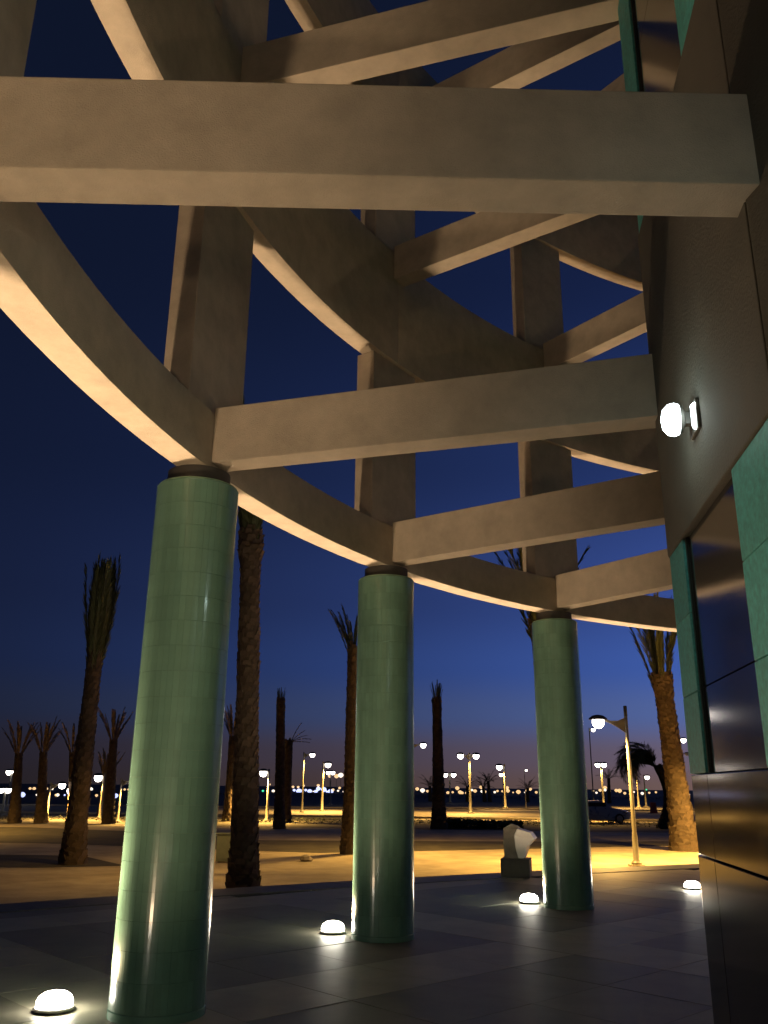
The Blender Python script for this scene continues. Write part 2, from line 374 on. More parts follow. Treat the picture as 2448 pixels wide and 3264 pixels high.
def column(k, label):
    c = pol(RC, th(k)); root = thing('green_column', label, 'column', c, 0, 'green tiled columns of the colonnade')
    m = MB(); m.lathe([(COLR - 0.012, 0.0), (COLR - 0.012, COLH - 0.01)], 44); m.build('shaft', M_GROUT, root, smooth=True)
    m = MB(); m.lathe([(COLR + 0.004, 0.001), (COLR + 0.004, 0.052), (COLR - 0.002, 0.058)], 44); m.build('base_ring', M_TILE, root, smooth=True)
    m = MB(); m.lathe([(0.27, COLH - 0.012), (0.27, LV[0][0] - 0.001)], 32); m.build('neck', M_NECK, root, smooth=True)
    m = MB(); m.lathe([(COLR - 0.001, COLH - 0.035), (COLR + 0.001, COLH - 0.03), (COLR - 0.03, COLH - 0.002), (0.1, COLH - 0.001)], 44); m.build('top_rim', M_TILE, root, smooth=True)
    rows = 20; face = math.atan2(-c.y, -c.x); cells = []
    for r in range(rows):
        for j in range(NT):
            a = 2*math.pi*(j + 0.5)/NT
            cells.append((math.cos(a - face), r, a))
    nobj = 300 if k == 0 else 0
    front = sorted([q for q in cells if q[0] > 0.05], key=lambda q: -q[1])   # top rows first: there the joints show
    chosen = set(id(q) for q in front[:nobj])
    mass = MB(); h = (COLH - 0.035 - 0.06) / rows
    for q in cells:
        M = Matrix.Translation((0, 0, 0.06 + q[1]*h)) @ Matrix.Rotation(q[2], 4, 'Z') @ Matrix.Scale(h / PH, 4, (0, 0, 1))
        wob = Matrix.Translation((COLR, 0, 0)) @ Matrix.Rotation(R(rnd.uniform(-.5, .5)), 4, 'Z') @ Matrix.Rotation(R(rnd.uniform(-.12, .12)), 4, 'Y') @ Matrix.Translation((-COLR, 0, 0))
        M = M @ wob
        if id(q) in chosen:
            o = link('tile', TM, root); o.matrix_local = M
        else:
            mass.add([M @ v.co for v in TM.vertices], [tuple(p.vertices) for p in TM.polygons])
    tag(mass.build('tile_cladding', M_TILE, root), kind='stuff')
    return root
COLLAB = {-4: 'green tiled column farthest behind the viewer', -3: 'green tiled column second behind the viewer', -1: 'green tiled column just outside the left edge of the view', 0: 'nearest and largest green tiled column, at left', 1: 'middle green tiled column, second from the left',
          2: 'green tiled column third from the left, beside the stone block', 3: 'green tiled column hidden past the building corner', -2: 'green tiled column beside the camera'}
for k in (-4, -3, -2, -1, 0, 1, 2, 3): column(k, COLLAB[k])

NEARNAME = {-2: 'the column beside the viewer', -1: 'the column off the left edge', 0: 'the nearest green column', 1: 'the middle green column', 2: 'the third green column', 3: 'the hidden fourth column', 4: 'the fifth column'}
ORD = ['lowest', 'second', 'topmost']
for li, (zb, zt, rb, rt) in enumerate(LV):
    for k in (-3, -2, -1, 0, 1, 2, 3):
        a0, a1 = th(k) - 0.006, th(k + 1) + 0.006
        m = arc_block(RI, RO, a0, a1, zb, zt, 14)
        o = m.build('curved_beam', M_BEAM, None, smooth=True, bevel=0.008)
        nm = NEARNAME.get(k, 'the column behind the viewer')
        tag(o, f'{ORD[li]} level curved ring beam running from {nm} to the next', 'beam', 'curved ring beams of the colonnade')
    for k in (-2, -1, 0, 1, 2, 3):
        if k == 1 and li == 2: rb, rt = 10.75, 11.28      # this one sits lower than its neighbours
        else: rb, rt = LV[li][2:]
        m = MB(); m.box(RW - 0.07, RI - 0.002, -0.1244, 0.1244, rb, rt, radial_frame(k))
        o = m.build('radial_beam', M_BEAM, None, bevel=0.010)
        lab = f'{ORD[li]} straight beam from above {NEARNAME[k]} to the building'
        if k == -1 and li == 0: lab = 'big straight beam crossing the whole upper picture, nearest of all'
        tag(o, lab, 'beam', 'straight beams between ring and building')
        if li + 1 < len(LV):
            z1 = LV[li + 1][0]
        else: continue
        m = MB(); m.box(RI + 0.05, RO + 0.06, -PW, PW, zt + 0.001, z1 - 0.001, radial_frame(k))
        o = m.build('flat_post', M_BEAM, None, bevel=0.008)
        tag(o, f'flat upright post over {NEARNAME[k]}, {["first", "second", "third", "top"][li]} storey up', 'post', 'posts above the columns')

# ------------------------------------------------------------------ uplights
ul = thing('ground_uplight', 'x', 'uplight', (0, 0, 0), 0, 'glaring uplights at the column feet')
m = MB(); m.lathe([(0.150, 0.0), (0.150, 0.010), (0.142, 0.018), (0.12, 0.018)], 28); m.build('rim', M_POLE, ul, smooth=True)
m = MB(); m.lathe([(0.118, 0.018), (0.132, 0.035), (0.130, 0.055), (0.115, 0.085), (0.08, 0.108), (0.03, 0.118)], 28); m.build('lens', M_UPL, ul, smooth=True)
ld = bpy.data.lights.new('uplight_lamp', 'SPOT'); ld.energy = UP_W; ld.color = UP_COL; ld.spot_size = R(176); ld.spot_blend = 0.25; ld.shadow_soft_size = 0.10
lo = bpy.data.objects.new('lamp', ld); COL.objects.link(lo); lo.parent = ul; lo.location = (0, 0, 0.22); lo.rotation_euler = (R(180), 0, 0)
nd = bpy.data.lights.new('uplight_beam', 'SPOT'); nd.energy = UP_W * 4.2; nd.color = UP_COL; nd.spot_size = R(104); nd.spot_blend = 1.0; nd.shadow_soft_size = 0.08
no_ = bpy.data.objects.new('beam_lamp', nd); COL.objects.link(no_); no_.parent = ul; no_.location = (0, 0, 0.20); no_.rotation_euler = (R(180), 0, 0)
ULAB = {-4: 'uplight at the farthest column behind the viewer', -3: 'uplight at the second column behind the viewer', -2: 'uplight at the foot of the column beside the viewer', -1: 'uplight at the foot of the column off the left edge', 0: 'largest glaring uplight, beside the nearest column at bottom left', 1: 'glaring uplight beside the foot of the middle green column',
        2: 'glaring uplight beside the foot of the third green column', 3: 'rightmost glaring uplight on the paving, by the polished wall'}
for i, k in enumerate((0, -4, -3, -2, -1, 1, 2, 3)):
    o = ul if i == 0 else copy_tree(ul)
    dr_, dt_ = {0: (12.92, .75), 1: (12.78, .5), 2: (12.78, .7), 3: (13.08, 2.1)}.get(k, (12.8, 0.7))
    c = pol(dr_, th(k) + dt_); o.location = (c.x, c.y, 0.014); o['label'] = ULAB[k]

# ------------------------------------------------------------------ wall lamps
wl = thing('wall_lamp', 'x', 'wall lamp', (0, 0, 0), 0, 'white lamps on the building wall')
m = MB(); m.box(-0.16, 0.05, 0.013, 0.034, -0.12, 0.07); m.box(-0.03, 0.03, 0.035, 0.08, -0.04, 0.04); m.build('bracket', M_POLE, wl, bevel=0.004)
m = MB(); m.lathe([(0.04, 0.07), (0.075, 0.085), (0.085, 0.105)], 22); m.v = [(v[0], v[2], v[1] * 1.15) for v in m.v]; m.build('housing', M_POLE, wl, smooth=True)
m = MB(); m.lathe([(0.080, 0.104), (0.088, 0.13), (0.082, 0.165), (0.055, 0.195), (0.02, 0.205)], 22); m.v = [(v[0], v[2], v[1] * 1.2) for v in m.v]; m.build('lens', M_WALLL, wl, smooth=True)
m = MB(); m.rings([[(-0.17, 0.036, 0.04), (-0.10, 0.036, 0.05), (-0.10, 0.036, -0.10), (-0.13, 0.036, -0.13)], [(-0.165, 0.055, 0.03), (-0.105, 0.055, 0.04), (-0.105, 0.055, -0.09), (-0.13, 0.055, -0.12)]]); m.build('glow_plate', M_WALLL, wl, bevel=0.006)  # lamplight on the backplate is put in as its own glow
wd = bpy.data.lights.new('wall_lamp_light', 'POINT'); wd.energy = WALL_W; wd.color = WALL_COL; wd.shadow_soft_size = 0.08
o = bpy.data.objects.new('lamp', wd); COL.objects.link(o); o.parent = wl; o.location = (0.0, 0.30, 0.0)
fd = bpy.data.lights.new('wall_lamp_flood', 'SPOT'); fd.energy = WALL_W * 1.6; fd.color = WALL_COL; fd.shadow_soft_size = 0.08; fd.spot_size = R(150); fd.spot_blend = 0.8
o = bpy.data.objects.new('flood', fd); COL.objects.link(o); o.parent = wl; o.location = (0.0, 0.26, -0.02); o.rotation_euler = (R(90 - 32), 0, 0)
WLAB = {0: 'bright white wall lamp glowing on the building under the beam end', -1: 'white wall lamp on the building right of the view', -2: 'white wall lamp on the building behind the viewer', 1: 'white wall lamp hidden behind the building corner', 2: 'white wall lamp on the far side of the building'}
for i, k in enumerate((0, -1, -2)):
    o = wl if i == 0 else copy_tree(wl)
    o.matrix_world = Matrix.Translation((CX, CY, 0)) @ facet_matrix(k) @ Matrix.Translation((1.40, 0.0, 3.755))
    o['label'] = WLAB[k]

# ------------------------------------------------------------------ palms
def frond_mesh(L, droop, seed, n=26, leaf=0.34, tight=0.5, mtl=None):
    """frond along +z bending towards +x; leaflets in a V on both sides"""
    r = random.Random(seed); mb = MB(); pts = []
    a = 0.0; p = Vector((0, 0, 0)); ds = L / 10
    for i in range(11):
        pts.append(p.copy()); a += R(droop) / 10 * (0.4 + 1.2 * i / 10); p = p + Vector((math.sin(a), 0, math.cos(a))) * ds
    mb.tube(pts, [0.028 * (1 - 0.85 * i / 10) for i in range(11)], 4)
    for i in range(n):
        f = 0.12 + 0.88 * i / n; q = f * 10; j = min(9, int(q)); w = q - j; c = pts[j].lerp(pts[j+1], w); d = (pts[j+1] - pts[j]).normalized()
        side0 = Vector((0, 1, 0)); nrm = d.cross(side0)
        for s in (-1, 1):
            ll = leaf * (0.55 + 0.6 * math.sin(math.pi * min(1, f * 0.95))) * r.uniform(0.75, 1.15)
            dd = (d * (1 - tight * 0.55) + side0 * s * tight + nrm * r.uniform(-.25, .1)).normalized()
            wv = d.cross(dd).cross(dd).normalized() * 0.017
            tip = c + dd * ll + Vector((0, 0, -0.06 * ll)); mid = c + dd * ll * 0.5
            mb.add([c - wv*.6, c + wv*.6, mid + wv, tip, mid - wv], [(0, 1, 2, 3, 4)])
    return mb.mesh('frond', mtl or M_FROND)
FR = {}
def frond(kind, i):
    key = (kind, i % 4)
    if key not in FR:
        par = {'bundle': (2.6, 14, 44, .36, .22, M_FROND), 'tuft': (1.7, 18, 22, .26, .25, M_DRY), 'tied': (2.7, -13, 46, .36, .24, M_FROND), 'open': (2.6, 55, 30, .42, .6, M_FROND), 'dry': (1.5, 26, 18, .24, .28, M_DRY), 'droop': (2.9, 140, 44, .75, .5, M_FROND)}[kind]
        FR[key] = frond_mesh(par[0], par[1] * (0.7 + 0.2 * (i % 4)), 11 * (i % 4) + len(kind), par[2], par[3], par[4], par[5])
    return FR[key]
def palm(base, top, r0, r1, label, kind, nf, spread, scale=1.0, bulge=0.0, az=None, boots=True, seed=1, flare=0.35, cat='palm tree', group='date palms on the forecourt', bend=0.0, name='palm_tree', joined=False):
    r = random.Random(seed); base = Vector(base); top = Vector(top); H = (top - base).length
    root = thing(name, label, cat, base, 0, group)
    v = top - base; pts = []; rad = []; n = 26
    for i in range(n + 1):
        f = i / n; p = v * f + Vector((bend * math.sin(math.pi * f), 0, 0))
        rr = r0 + (r1 - r0) * f + flare * r0 * math.exp(-f * H / 0.6) + bulge * math.exp(-((f - 0.955) * H / 0.42) ** 2)
        pts.append(p); rad.append(rr * (0.94 + 0.10 * r.random()))
    m = MB(); m.tube(pts, rad, 14); tk = m.build('trunk', M_TRUNK, root, smooth=True)
    if boots:
        m = MB(); zstep = 0.075 if H < 9 else 0.085; cnt = int(H / zstep * 5)
        for i in range(cnt):
            f = (i + 0.5) / cnt; a = i * 2.39996 + r.uniform(-.15, .15); q = f * n; j = min(n - 1, int(q)); c = pts[j].lerp(pts[j+1], q - j); rr = rad[j] + (rad[j+1] - rad[j]) * (q - j)
            o = Vector((math.cos(a), math.sin(a), 0)); tn = Vector((-o.y, o.x, 0))
            w = rr * r.uniform(0.30, 0.48); h = r.uniform(0.10, 0.18); pr = r.uniform(0.015, 0.045) * (1 + bulge * 8 * math.exp(-((f - 0.955) * H / 0.5) ** 2))
            A = c + o * (rr * 0.96)
            m.add([A - tn*w, A + tn*w, A + tn*w*.7 + o*pr + Vector((0,0,h)), A - tn*w*.7 + o*pr + Vector((0,0,h)), A - tn*w*.6 + Vector((0,0,h*.95)), A + tn*w*.6 + Vector((0,0,h*.95))],
                  [(0,1,2,3), (3,2,5,4), (0,3,4), (1,5,2)])
        tag(m.build('leaf_base', M_BOOT, tk), kind='stuff')
    mass = MB()
    for i in range(nf):
        a = az[i % len(az)] + r.uniform(-.25, .25) if az else i * 2.39996 + r.uniform(-.3, .3)
        tilt = R(spread) * (0.15 + 0.85 * ((i + 0.5) / nf)) * r.uniform(0.8, 1.15); s = scale * r.uniform(0.8, 1.1)
        Mx = Matrix.Translation(v + Vector((math.cos(a), math.sin(a), 0)) * r1 * 0.6 + Vector((0, 0, -0.1 - (r.uniform(0, 0.8) * scale if kind in ('bundle', 'tied') else 0)))) @ Matrix.Rotation(a, 4, 'Z') @ Matrix.Rotation(tilt, 4, 'Y') @ Matrix.Scale(s, 4)
        me = frond(kind, i)
        if joined: mass.add([Mx @ q.co for q in me.vertices], [tuple(p.vertices) for p in me.polygons])
        else:
            o = link('frond', me, root); o.matrix_local = Mx
    if joined: mass.build('crown', M_DRY if kind in ('dry', 'tuft') else M_FROND, root)
    return root
def place(px, py): return at(px, py, OUT_Z)
def palm_px(bx, by, tx, ty, w0, w1, label, *a, **kw):
    b = place(bx, by); t = at_y(tx, ty, b.y); s = b.y / 2877.0
    return palm(b, t, w0 * s * 0.43, w1 * s * 0.43, label, *a, **kw)
palm_px(230, 2755, 305, 2075, 76, 50, 'dark leaning palm with tied-up brush of fronds at far left', 'tied', 74, 12, 1.08, bulge=0.03, seed=3)
palm_px(775, 2842, 800, 1690, 98, 68, 'tall thick dark palm right behind the nearest column', 'bundle', 18, 8, 1.45, bulge=0.09, seed=4)
palm_px(890, 2642, 895, 2230, 36, 30, 'thin dark palm with blunt broken top right of the thick palm', 'bundle', 16, 6, 0.3, bulge=0.02, seed=5)
palm_px(907, 2622, 920, 2360, 40, 30, 'short pale palm trunk with one drooping dry frond', 'dry', 5, 95, 0.9, az=[0.3], seed=6)
palm_px(1112, 2722, 1128, 2060, 52, 42, 'slender dark palm half hidden by the middle column', 'bundle', 16, 24, 0.62, az=[3.1, 2.6, 3.6, 1.6], bulge=0.03, seed=7)
palm_px(1400, 2642, 1392, 2225, 50, 30, 'narrow bare palm with short tufted top between two columns', 'bundle', 22, 9, 0.42, bulge=0.04, seed=8)
palm_px(2185, 2712, 2108, 2150, 88, 60, 'sodium-lit palm with ringed trunk next to the building corner', 'bundle', 14, 15, 1.5, bulge=0.10, seed=9)
palm_px(2112, 2642, 2095, 2440, 34, 30, 'dark palm with crown bent over to the left', 'droop', 34, 58, 0.95, az=[3.14, 2.8, 3.4, 3.7, 2.5], bend=0.5, seed=10, boots=True)
palm_px(1768, 2700, 1714, 1960, 64, 56, 'tall dark palm almost hidden behind the third column', 'bundle', 16, 20, 1.9, bulge=0.10, seed=12)
for i, (bx, by, tx, ty, lab) in enumerate(((130, 2624, 138, 2400, 'lit palm second from the left edge in the far row'), (45, 2624, 60, 2405, 'leftmost palm of the far row'),
        (345, 2626, 362, 2360, 'lit palm of the far row close to the nearest column'), (728, 2618, 742, 2350, 'orange-lit palm between the nearest column and the thick palm'), (235, 2612, 232, 2400, 'far palm hidden behind the dark leaning palm'), (330, 2600, 336, 2480, 'short far palm in front of the lamp pole'))):
    palm_px(bx, by, tx, ty, 38, 26, lab, 'tuft', 12, 30, 1.25, seed=20 + i, joined=True)
for i, (bx, tx, ty) in enumerate(((1562, 1556, 2490), (1545, 1540, 2505), (1682, 1682, 2512), (1372, 1370, 2505), (1942, 1940, 2480), (1490, 1490, 2505))):
    b = at_y(bx, 2550, 150); b.z = OUT_Z; t = at_y(tx, ty, 150)
    palm(b, t, 0.3, 0.25, ['far dark palm with bent top beside the slim lamp', 'low far palm left of the bent one', 'far dark palm left of the third column', 'far dark palm behind the bare palm trunk', 'far dark palm right of the third column', 'low far palm behind the twin lamp'][i], 'open', 14, 75, 0.9, boots=False, seed=40 + i, joined=True, group='far palms against the horizon')

# ------------------------------------------------------------------ street lamps
def FARW(b): return 1.15 if b[1] > 56 else 1.0
def street_lamp(base, H, arms, label, lit=True, light=True, scale=1.0, cap=False, group='street lamps on the forecourt and road', W=1.0, az=0.0, ls=1.1):
    """arms: list of (dx, dy) horizontal reach of each head from the pole"""
    root = thing('street_lamp', label, 'street lamp', base, 0, group); s = scale
    m = MB(); m.lathe([(0.17*s, 0.0), (0.17*s, 0.12*s), (0.10*s, 0.20*s), (0.085*s, 0.9*s), (0.07*s, 1.0*s), (0.055*s, H), (0.04*s, H + 0.02)], 12); m.build('pole', M_POLE, root, smooth=True)
    m = MB(); m.box(-0.22*s, 0.22*s, -0.22*s, 0.22*s, -0.02, 0.06*s); m.build('foot', M_STONE, root, bevel=0.01)
    if cap:
        m = MB(); m.lathe([(0.06*s, H), (0.06*s, H + 0.32*s), (0.05*s, H + 0.34*s)], 12); m.build('finial', M_DARKP, root, smooth=True)
    for dx, dy in arms:
        d = Vector((dx, dy, 0)); L = d.length; u = d / L; zt = H - 0.05*s
        ang = math.atan2(u.y, u.x); M = Matrix.Rotation(ang, 4, 'Z')
        m = MB(); # tapered gusset arm: deep at the pole, thin at the head
        prof = [(0.05*s, zt, zt - 0.48*s), (L*0.3, zt - 0.10*s, zt - 0.32*s), (L*0.55, zt - 0.10*s, zt - 0.19*s), (L*0.82, zt - 0.04*s, zt - 0.10*s)]
        m.rings([[M @ Vector((x, -0.02*s, a)), M @ Vector((x, 0.02*s, a)), M @ Vector((x, 0.02*s, b)), M @ Vector((x, -0.02*s, b))] for x, a, b in prof]); m.build('arm', M_POLE, root)
        hx = L
        m = MB(); m.lathe([(0.05*s, 0.13*s), (0.15*s, 0.10*s), (0.24*s, 0.02*s), (0.25*s, -0.03*s)], 18, (0, 0, 0)); m.v = [tuple(M @ Vector((v[0]*1.25 + hx, v[1]*0.8, v[2] + zt - 0.04*s))) for v in m.v]
        hd = m.build('head', M_DARKP, root, smooth=True)
        q = s * ls; m = MB(); m.lathe([(0.19*q, -0.03*s), (0.20*q, -0.03*s - 0.10*q), (0.165*q, -0.03*s - 0.20*q), (0.10*q, -0.03*s - 0.26*q), (0.03*q, -0.03*s - 0.28*q)], 18); m.v = [tuple(M @ Vector((v[0]*1.0 + hx, v[1]*0.9, v[2] + zt - 0.042*s))) for v in m.v]
        m.build('lens', M_LAMP if lit else M_WHITE, hd, smooth=True)
        if lit and light:
            L_ = bpy.data.lights.new('street_light', 'SPOT'); L_.energy = STREET_W * W * FARW(base); L_.color = STREET_COL; L_.spot_size = R(158); L_.spot_blend = 0.6; L_.shadow_soft_size = 0.15
            o = bpy.data.objects.new('lamp', L_); COL.objects.link(o); o.parent = root; o.location = M @ Vector((hx, 0, zt - 0.06*s - 0.40*s*ls))
    return root
def lamp_px(bx, by, ty, heads, label, y=None, **kw):
    """base pixel, pixel height of the pole top, pixel x of each head"""
    b = place(bx, by) if y is None else at_y(bx, by, y)
    b.z = OUT_Z
    top = at_y(bx, ty, b.y); k = b.y / 2877.0
    arms = [((hx - bx) * k * 1.02, 0.001) for hx in heads]
    return street_lamp(b, top.z - OUT_Z, arms, label, **kw)
b = place(2030, 2762); tp = at_y(1982, 2283, b.y)
street_lamp(b, tp.z - OUT_Z, [(-0.88, 0.0)], 'nearest street lamp with curved bracket arm, beside the lit palm', cap=True, scale=0.95, W=0.5, ls=1.0)
street_lamp((0.15, 34.0, OUT_Z), 5.0, [(-0.05, -0.9)], 'added street lamp hidden behind the middle green column', W=0.25)  # added unseen to brighten the forecourt around the middle column
street_lamp((-5.1, 24.0, OUT_Z), 4.5, [(-0.35, 0.0)], 'added street lamp hidden behind the nearest green column', W=0.05)  # unseen lamp added to light the left forecourt from behind the palms
street_lamp((13.9, 30.0, OUT_Z), 5.0, [(-0.9, 0.0)], 'added street lamp hidden by the building corner', W=1.1)  # added out of sight to light the trunk of the corner palm
street_lamp((12.9, 65.0, OUT_Z), 5.0, [(0.3, 0.5)], 'added street lamp hidden behind the third green column', W=0.5)  # added out of sight to light the car and the road
street_lamp((-24.0, 42.0, OUT_Z), 5.2, [(0.9, 0.0)], 'added farther street lamp unseen outside the left edge', W=0.9)  # extra lamp beyond the view, put in to light the far-left ground
lamp_px(1500, 2594, 2400, (1472, 1521), 'twin-headed street lamp between the middle and third columns', scale=1.25, W=0.5)
lamp_px(1612, 2578, 2436, (1596,), 'slim street lamp left of the third column', scale=1.5, W=0.7)
lamp_px(1606, 2560, 2463, (1600,), 'smaller street lamp directly behind the slim one', light=False, scale=1.3)
lamp_px(1676, 2573, 2452, (1682,), 'dim street lamp just left of the third column', light=False, scale=0.6)
lamp_px(1435, 2560, 2462, (1421, 1447), 'small far twin lamp right of the bare palm', light=False, scale=1.6)
lamp_px(1312, 2605, 2366, (1349,), 'street lamp reaching out from behind the middle column', scale=1.0, W=0.7)
lamp_px(1026, 2586, 2428, (1041,), 'street lamp left of the middle column', scale=1.25, W=0.7)
lamp_px(962, 2590, 2398, (989,), 'tall thin street lamp with long arm left of the middle column', scale=1.0, W=0.6)
lamp_px(850, 2620, 2452, (832,), 'yellow-lit street lamp right of the thick palm', scale=1.1, W=0.7)
lamp_px(1893, 2566, 2320, (1906,), 'tall dark lamp pole right of the third column', scale=1.3, light=False)
lamp_px(1921, 2577, 2466, (1921,), 'street lamp next to the parked car', scale=1.2, light=False) if False else None
lamp_px(1925, 2577, 2430, (1934, 1914), 'twin street lamp above the parked car', scale=1.4, W=0.6)
lamp_px(2037, 2575, 2442, (2013,), 'street lamp right of the nearest lamp pole', scale=1.4, W=0.7)
lamp_px(2060, 2572, 2470, (2070,), 'street lamp left of the bent-over palm', scale=1.4, light=False)
lamp_px(2185, 2578, 2398, (2163, 2205), 'unlit twin lamp right of the lit palm', lit=False, scale=1.0)
lamp_px(2238, 2582, 2352, (2200,), 'street lamp at the very edge of the building corner', scale=1.4, W=0.7)
lamp_px(147, 2612, 2492, (184,), 'street lamp with arm to the right, left of the dark leaning palm', scale=1.0, W=0.35)
lamp_px(318, 2612, 2466, (300,), 'street lamp in front of the lit far palm', scale=1.2, W=0.35)
lamp_px(374, 2622, 2482, (412,), 'street lamp partly hidden by the nearest column', scale=0.9, W=0.35)
lamp_px(228, 2600, 2508, (218,), 'low street lamp behind the dark leaning palm', scale=1.3, light=False)
lamp_px(22, 2570, 2452, (14, 34), 'twin street lamp close to the left edge', scale=1.3, light=False)
lamp_px(8, 2590, 2508, (-6, 16), 'low twin street lamp on the left edge', scale=1.1, light=False)
lamp_px(742, 2605, 2455, (746,), 'small street lamp just right of the nearest column', scale=0.9, light=False)
lamp_px(1052, 2565, 2456, (1058, 1044), 'far street lamp in a cluster left of the middle column', scale=1.2, light=False)

# far town lights along the horizon
def far_light(px, py, kind, s, label, group, y):
    b = at_y(px, py, y); root = thing('far_light', label, 'light', (b.x, b.y, OUT_Z), 0, group)
    H = max(0.4, b.z - OUT_Z)
    m = MB(); m.tube([(0, 0, 0), (0, 0, H)], 0.06, 5); m.build('mast', M_DARKP, root)
    m = MB(); m.lathe([(0.1*s, -0.45*s), (0.42*s, -0.2*s), (0.5*s, 0.0), (0.35*s, 0.25*s), (0.1*s, 0.36*s)], 8, (0, 0, H)); m.build('lens', {'w': M_FAR_W, 'p': M_FAR_P, 'b': M_FAR_B, 'g': M_FAR_G}[kind], root, smooth=True)
FL = [(48,2532,'w',.7),(120,2538,'p',.7),(150,2528,'w',.7),(176,2546,'w',.6),(232,2540,'w',.7),(246,2530,'p',.7),(310,2541,'w',.7),(345,2534,'w',.6),(385,2530,'p',.7),(780,2522,'p',.7),(790,2530,'w',.7),(870,2524,'p',.7),(902,2512,'w',.7),(925,2527,'p',.6),(940,2520,'b',.7),(975,2520,'b',.8),(1000,2528,'p',.6),(1040,2526,'b',.7),(1075,2524,'p',.7),(1085,2514,'w',.7),(1108,2520,'w',.7),(1118,2528,'p',.6),(1365,2524,'w',.7),(1382,2520,'w',.7),(1490,2524,'w',.8),(1504,2521,'p',.7),(1560,2524,'w',.8),(1635,2524,'w',.7),(1670,2524,'p',.6),(1900,2524,'p',.6),(1946,2523,'w',.7),(1990,2525,'w',.7),(2036,2524,'w',.7),(2090,2526,'w',.6),(30,2520,'p',1.1),(62,2525,'w',.7),(70,2545,'b',2.2),(95,2530,'w',.8),(108,2520,'w',.9),(140,2540,'w',.8),(165,2533,'p',1.2),(184,2536,'p',1.3),(203,2545,'b',.7),(215,2533,'g',.8),(288,2532,'p',1.2),(330,2530,'p',.9),(366,2537,'b',1.1),(398,2525,'w',.8),(412,2520,'w',.9),
      (748,2517,'p',1.1),(757,2528,'b',1.0),(765,2512,'w',.8),(838,2525,'g',.7),(862,2502,'w',1.1),(888,2527,'g',.7),(915,2520,'w',.9),(932,2506,'w',.7),(950,2507,'w',.7),(954,2524,'b',1.9),(965,2505,'w',.8),(990,2525,'b',1.2),(1008,2521,'b',1.2),(1014,2514,'b',1.0),(1030,2520,'b',1.4),(1053,2521,'b',1.3),(1062,2516,'w',1.0),(1016,2505,'w',.7),(1095,2524,'p',.8),(1070,2470,'w',1.2),(1084,2467,'p',1.3),(1048,2477,'w',1.2),(1101,2457,'g',.8),
      (1328,2517,'w',.9),(1348,2518,'p',1.3),(1412,2524,'w',.8),(1430,2523,'w',1.0),(1442,2525,'w',.9),(1455,2511,'w',1.0),(1465,2522,'w',1.1),(1472,2525,'w',.9),(1516,2522,'w',1.1),(1532,2510,'w',1.1),(1538,2521,'p',1.3),(1546,2524,'w',.9),(1575,2522,'p',1.0),(1586,2521,'w',1.2),(1602,2522,'w',1.0),(1614,2511,'w',1.1),(1620,2522,'w',.9),(1655,2522,'w',1.1),(1683,2522,'w',.9),(1692,2511,'w',1.0),(1708,2522,'w',.7),
      (1890,2522,'w',.8),(1914,2523,'w',1.0),(1928,2510,'w',1.0),(1930,2523,'p',1.0),(1962,2522,'w',1.1),(1974,2523,'w',1.0),(2008,2510,'w',1.0),(2022,2526,'p',.8),(2050,2526,'p',.8),(2060,2520,'g',.9),(2069,2523,'w',1.0),(2130,2528,'p',.7),(2200,2530,'p',.7),(2215,2529,'p',.8)]
ORDN = ['first', 'second', 'third', 'fourth', 'fifth', 'sixth', 'seventh', 'eighth', 'ninth', 'tenth', 'eleventh', 'twelfth', 'thirteenth', 'fourteenth', 'fifteenth', 'sixteenth', 'seventeenth', 'eighteenth', 'nineteenth', 'twentieth', 'twenty-first', 'twenty-second', 'twenty-third', 'twenty-fourth', 'twenty-fifth']
KW = {'w': ('amber', 'town light', 'amber town lights'), 'p': ('pale', 'town light', 'pale town lights'), 'b': ('bluish', 'town light', 'bluish town lights'), 'g': ('green', 'signal light', 'green signal lights')}
def zone(x): return 'left of the nearest column' if x < 450 else 'between the nearest and middle columns' if x < 1135 else 'between the middle and third columns' if x < 1730 else 'right of the third column'
cnt = {}
for x, y, kd, sz in sorted(FL):
    z_ = zone(x); n_ = cnt.get((z_, kd), 0); cnt[(z_, kd)] = n_ + 1
    jy = rnd.uniform(-5, 4); jz = rnd.uniform(0.55, 1.25)
    far_light(x + rnd.uniform(-3, 3), y + jy, kd, jz * sz * (1.4 if y < 2535 else 0.7), f'{ORDN[min(n_, 24)]} {KW[kd][0]} horizon {KW[kd][1]} from the left {z_}', KW[kd][2], 330 if y < 2535 else 150)

# low dark scrub before the horizon
def scrub(x0, x1, yc, dpt, h, n, seed, name, label):
    r = random.Random(seed); mb = MB()
    for i in range(n):
        x = r.uniform(x0, x1); y = yc + r.uniform(-dpt, dpt); s = h * r.uniform(0.12, 0.3); z = OUT_Z + r.uniform(0.0, h) * (0.5 + 0.5 * math.sin(x * 0.21 + seed) ** 2)
        a, b = r.uniform(0, 6.28), r.uniform(-.9, .9)
        u = Vector((math.cos(a), math.sin(a), b)).normalized() * s; w = Vector((-math.sin(a), math.cos(a), r.uniform(-.5, .8))).normalized() * s * 0.6
        c = Vector((x, y, z)); mb.add([c - u, c - w, c + u, c + w], [(0, 1, 2, 3)])
    return tag(mb.build(name, M_HEDGE), label, 'scrub', kind='stuff')
scrub(-130, 200, 205, 30, 0.75, 9000, 3, 'far_scrub', 'dark scrub along the horizon beyond the road')
scrub(-8, 40, 58, 3.0, 0.30, 5000, 5, 'planting_bed', 'low dark planting between road and forecourt')
scrub(-45, -9, 58, 2.0, 0.25, 1600, 6, 'planting_bed', 'sparse low planting at far left')
scrub(3.5, 8, 52.0, 0.8, 0.8, 900, 8, 'shrub_bed', 'low shrub at the foot of the bare palm')

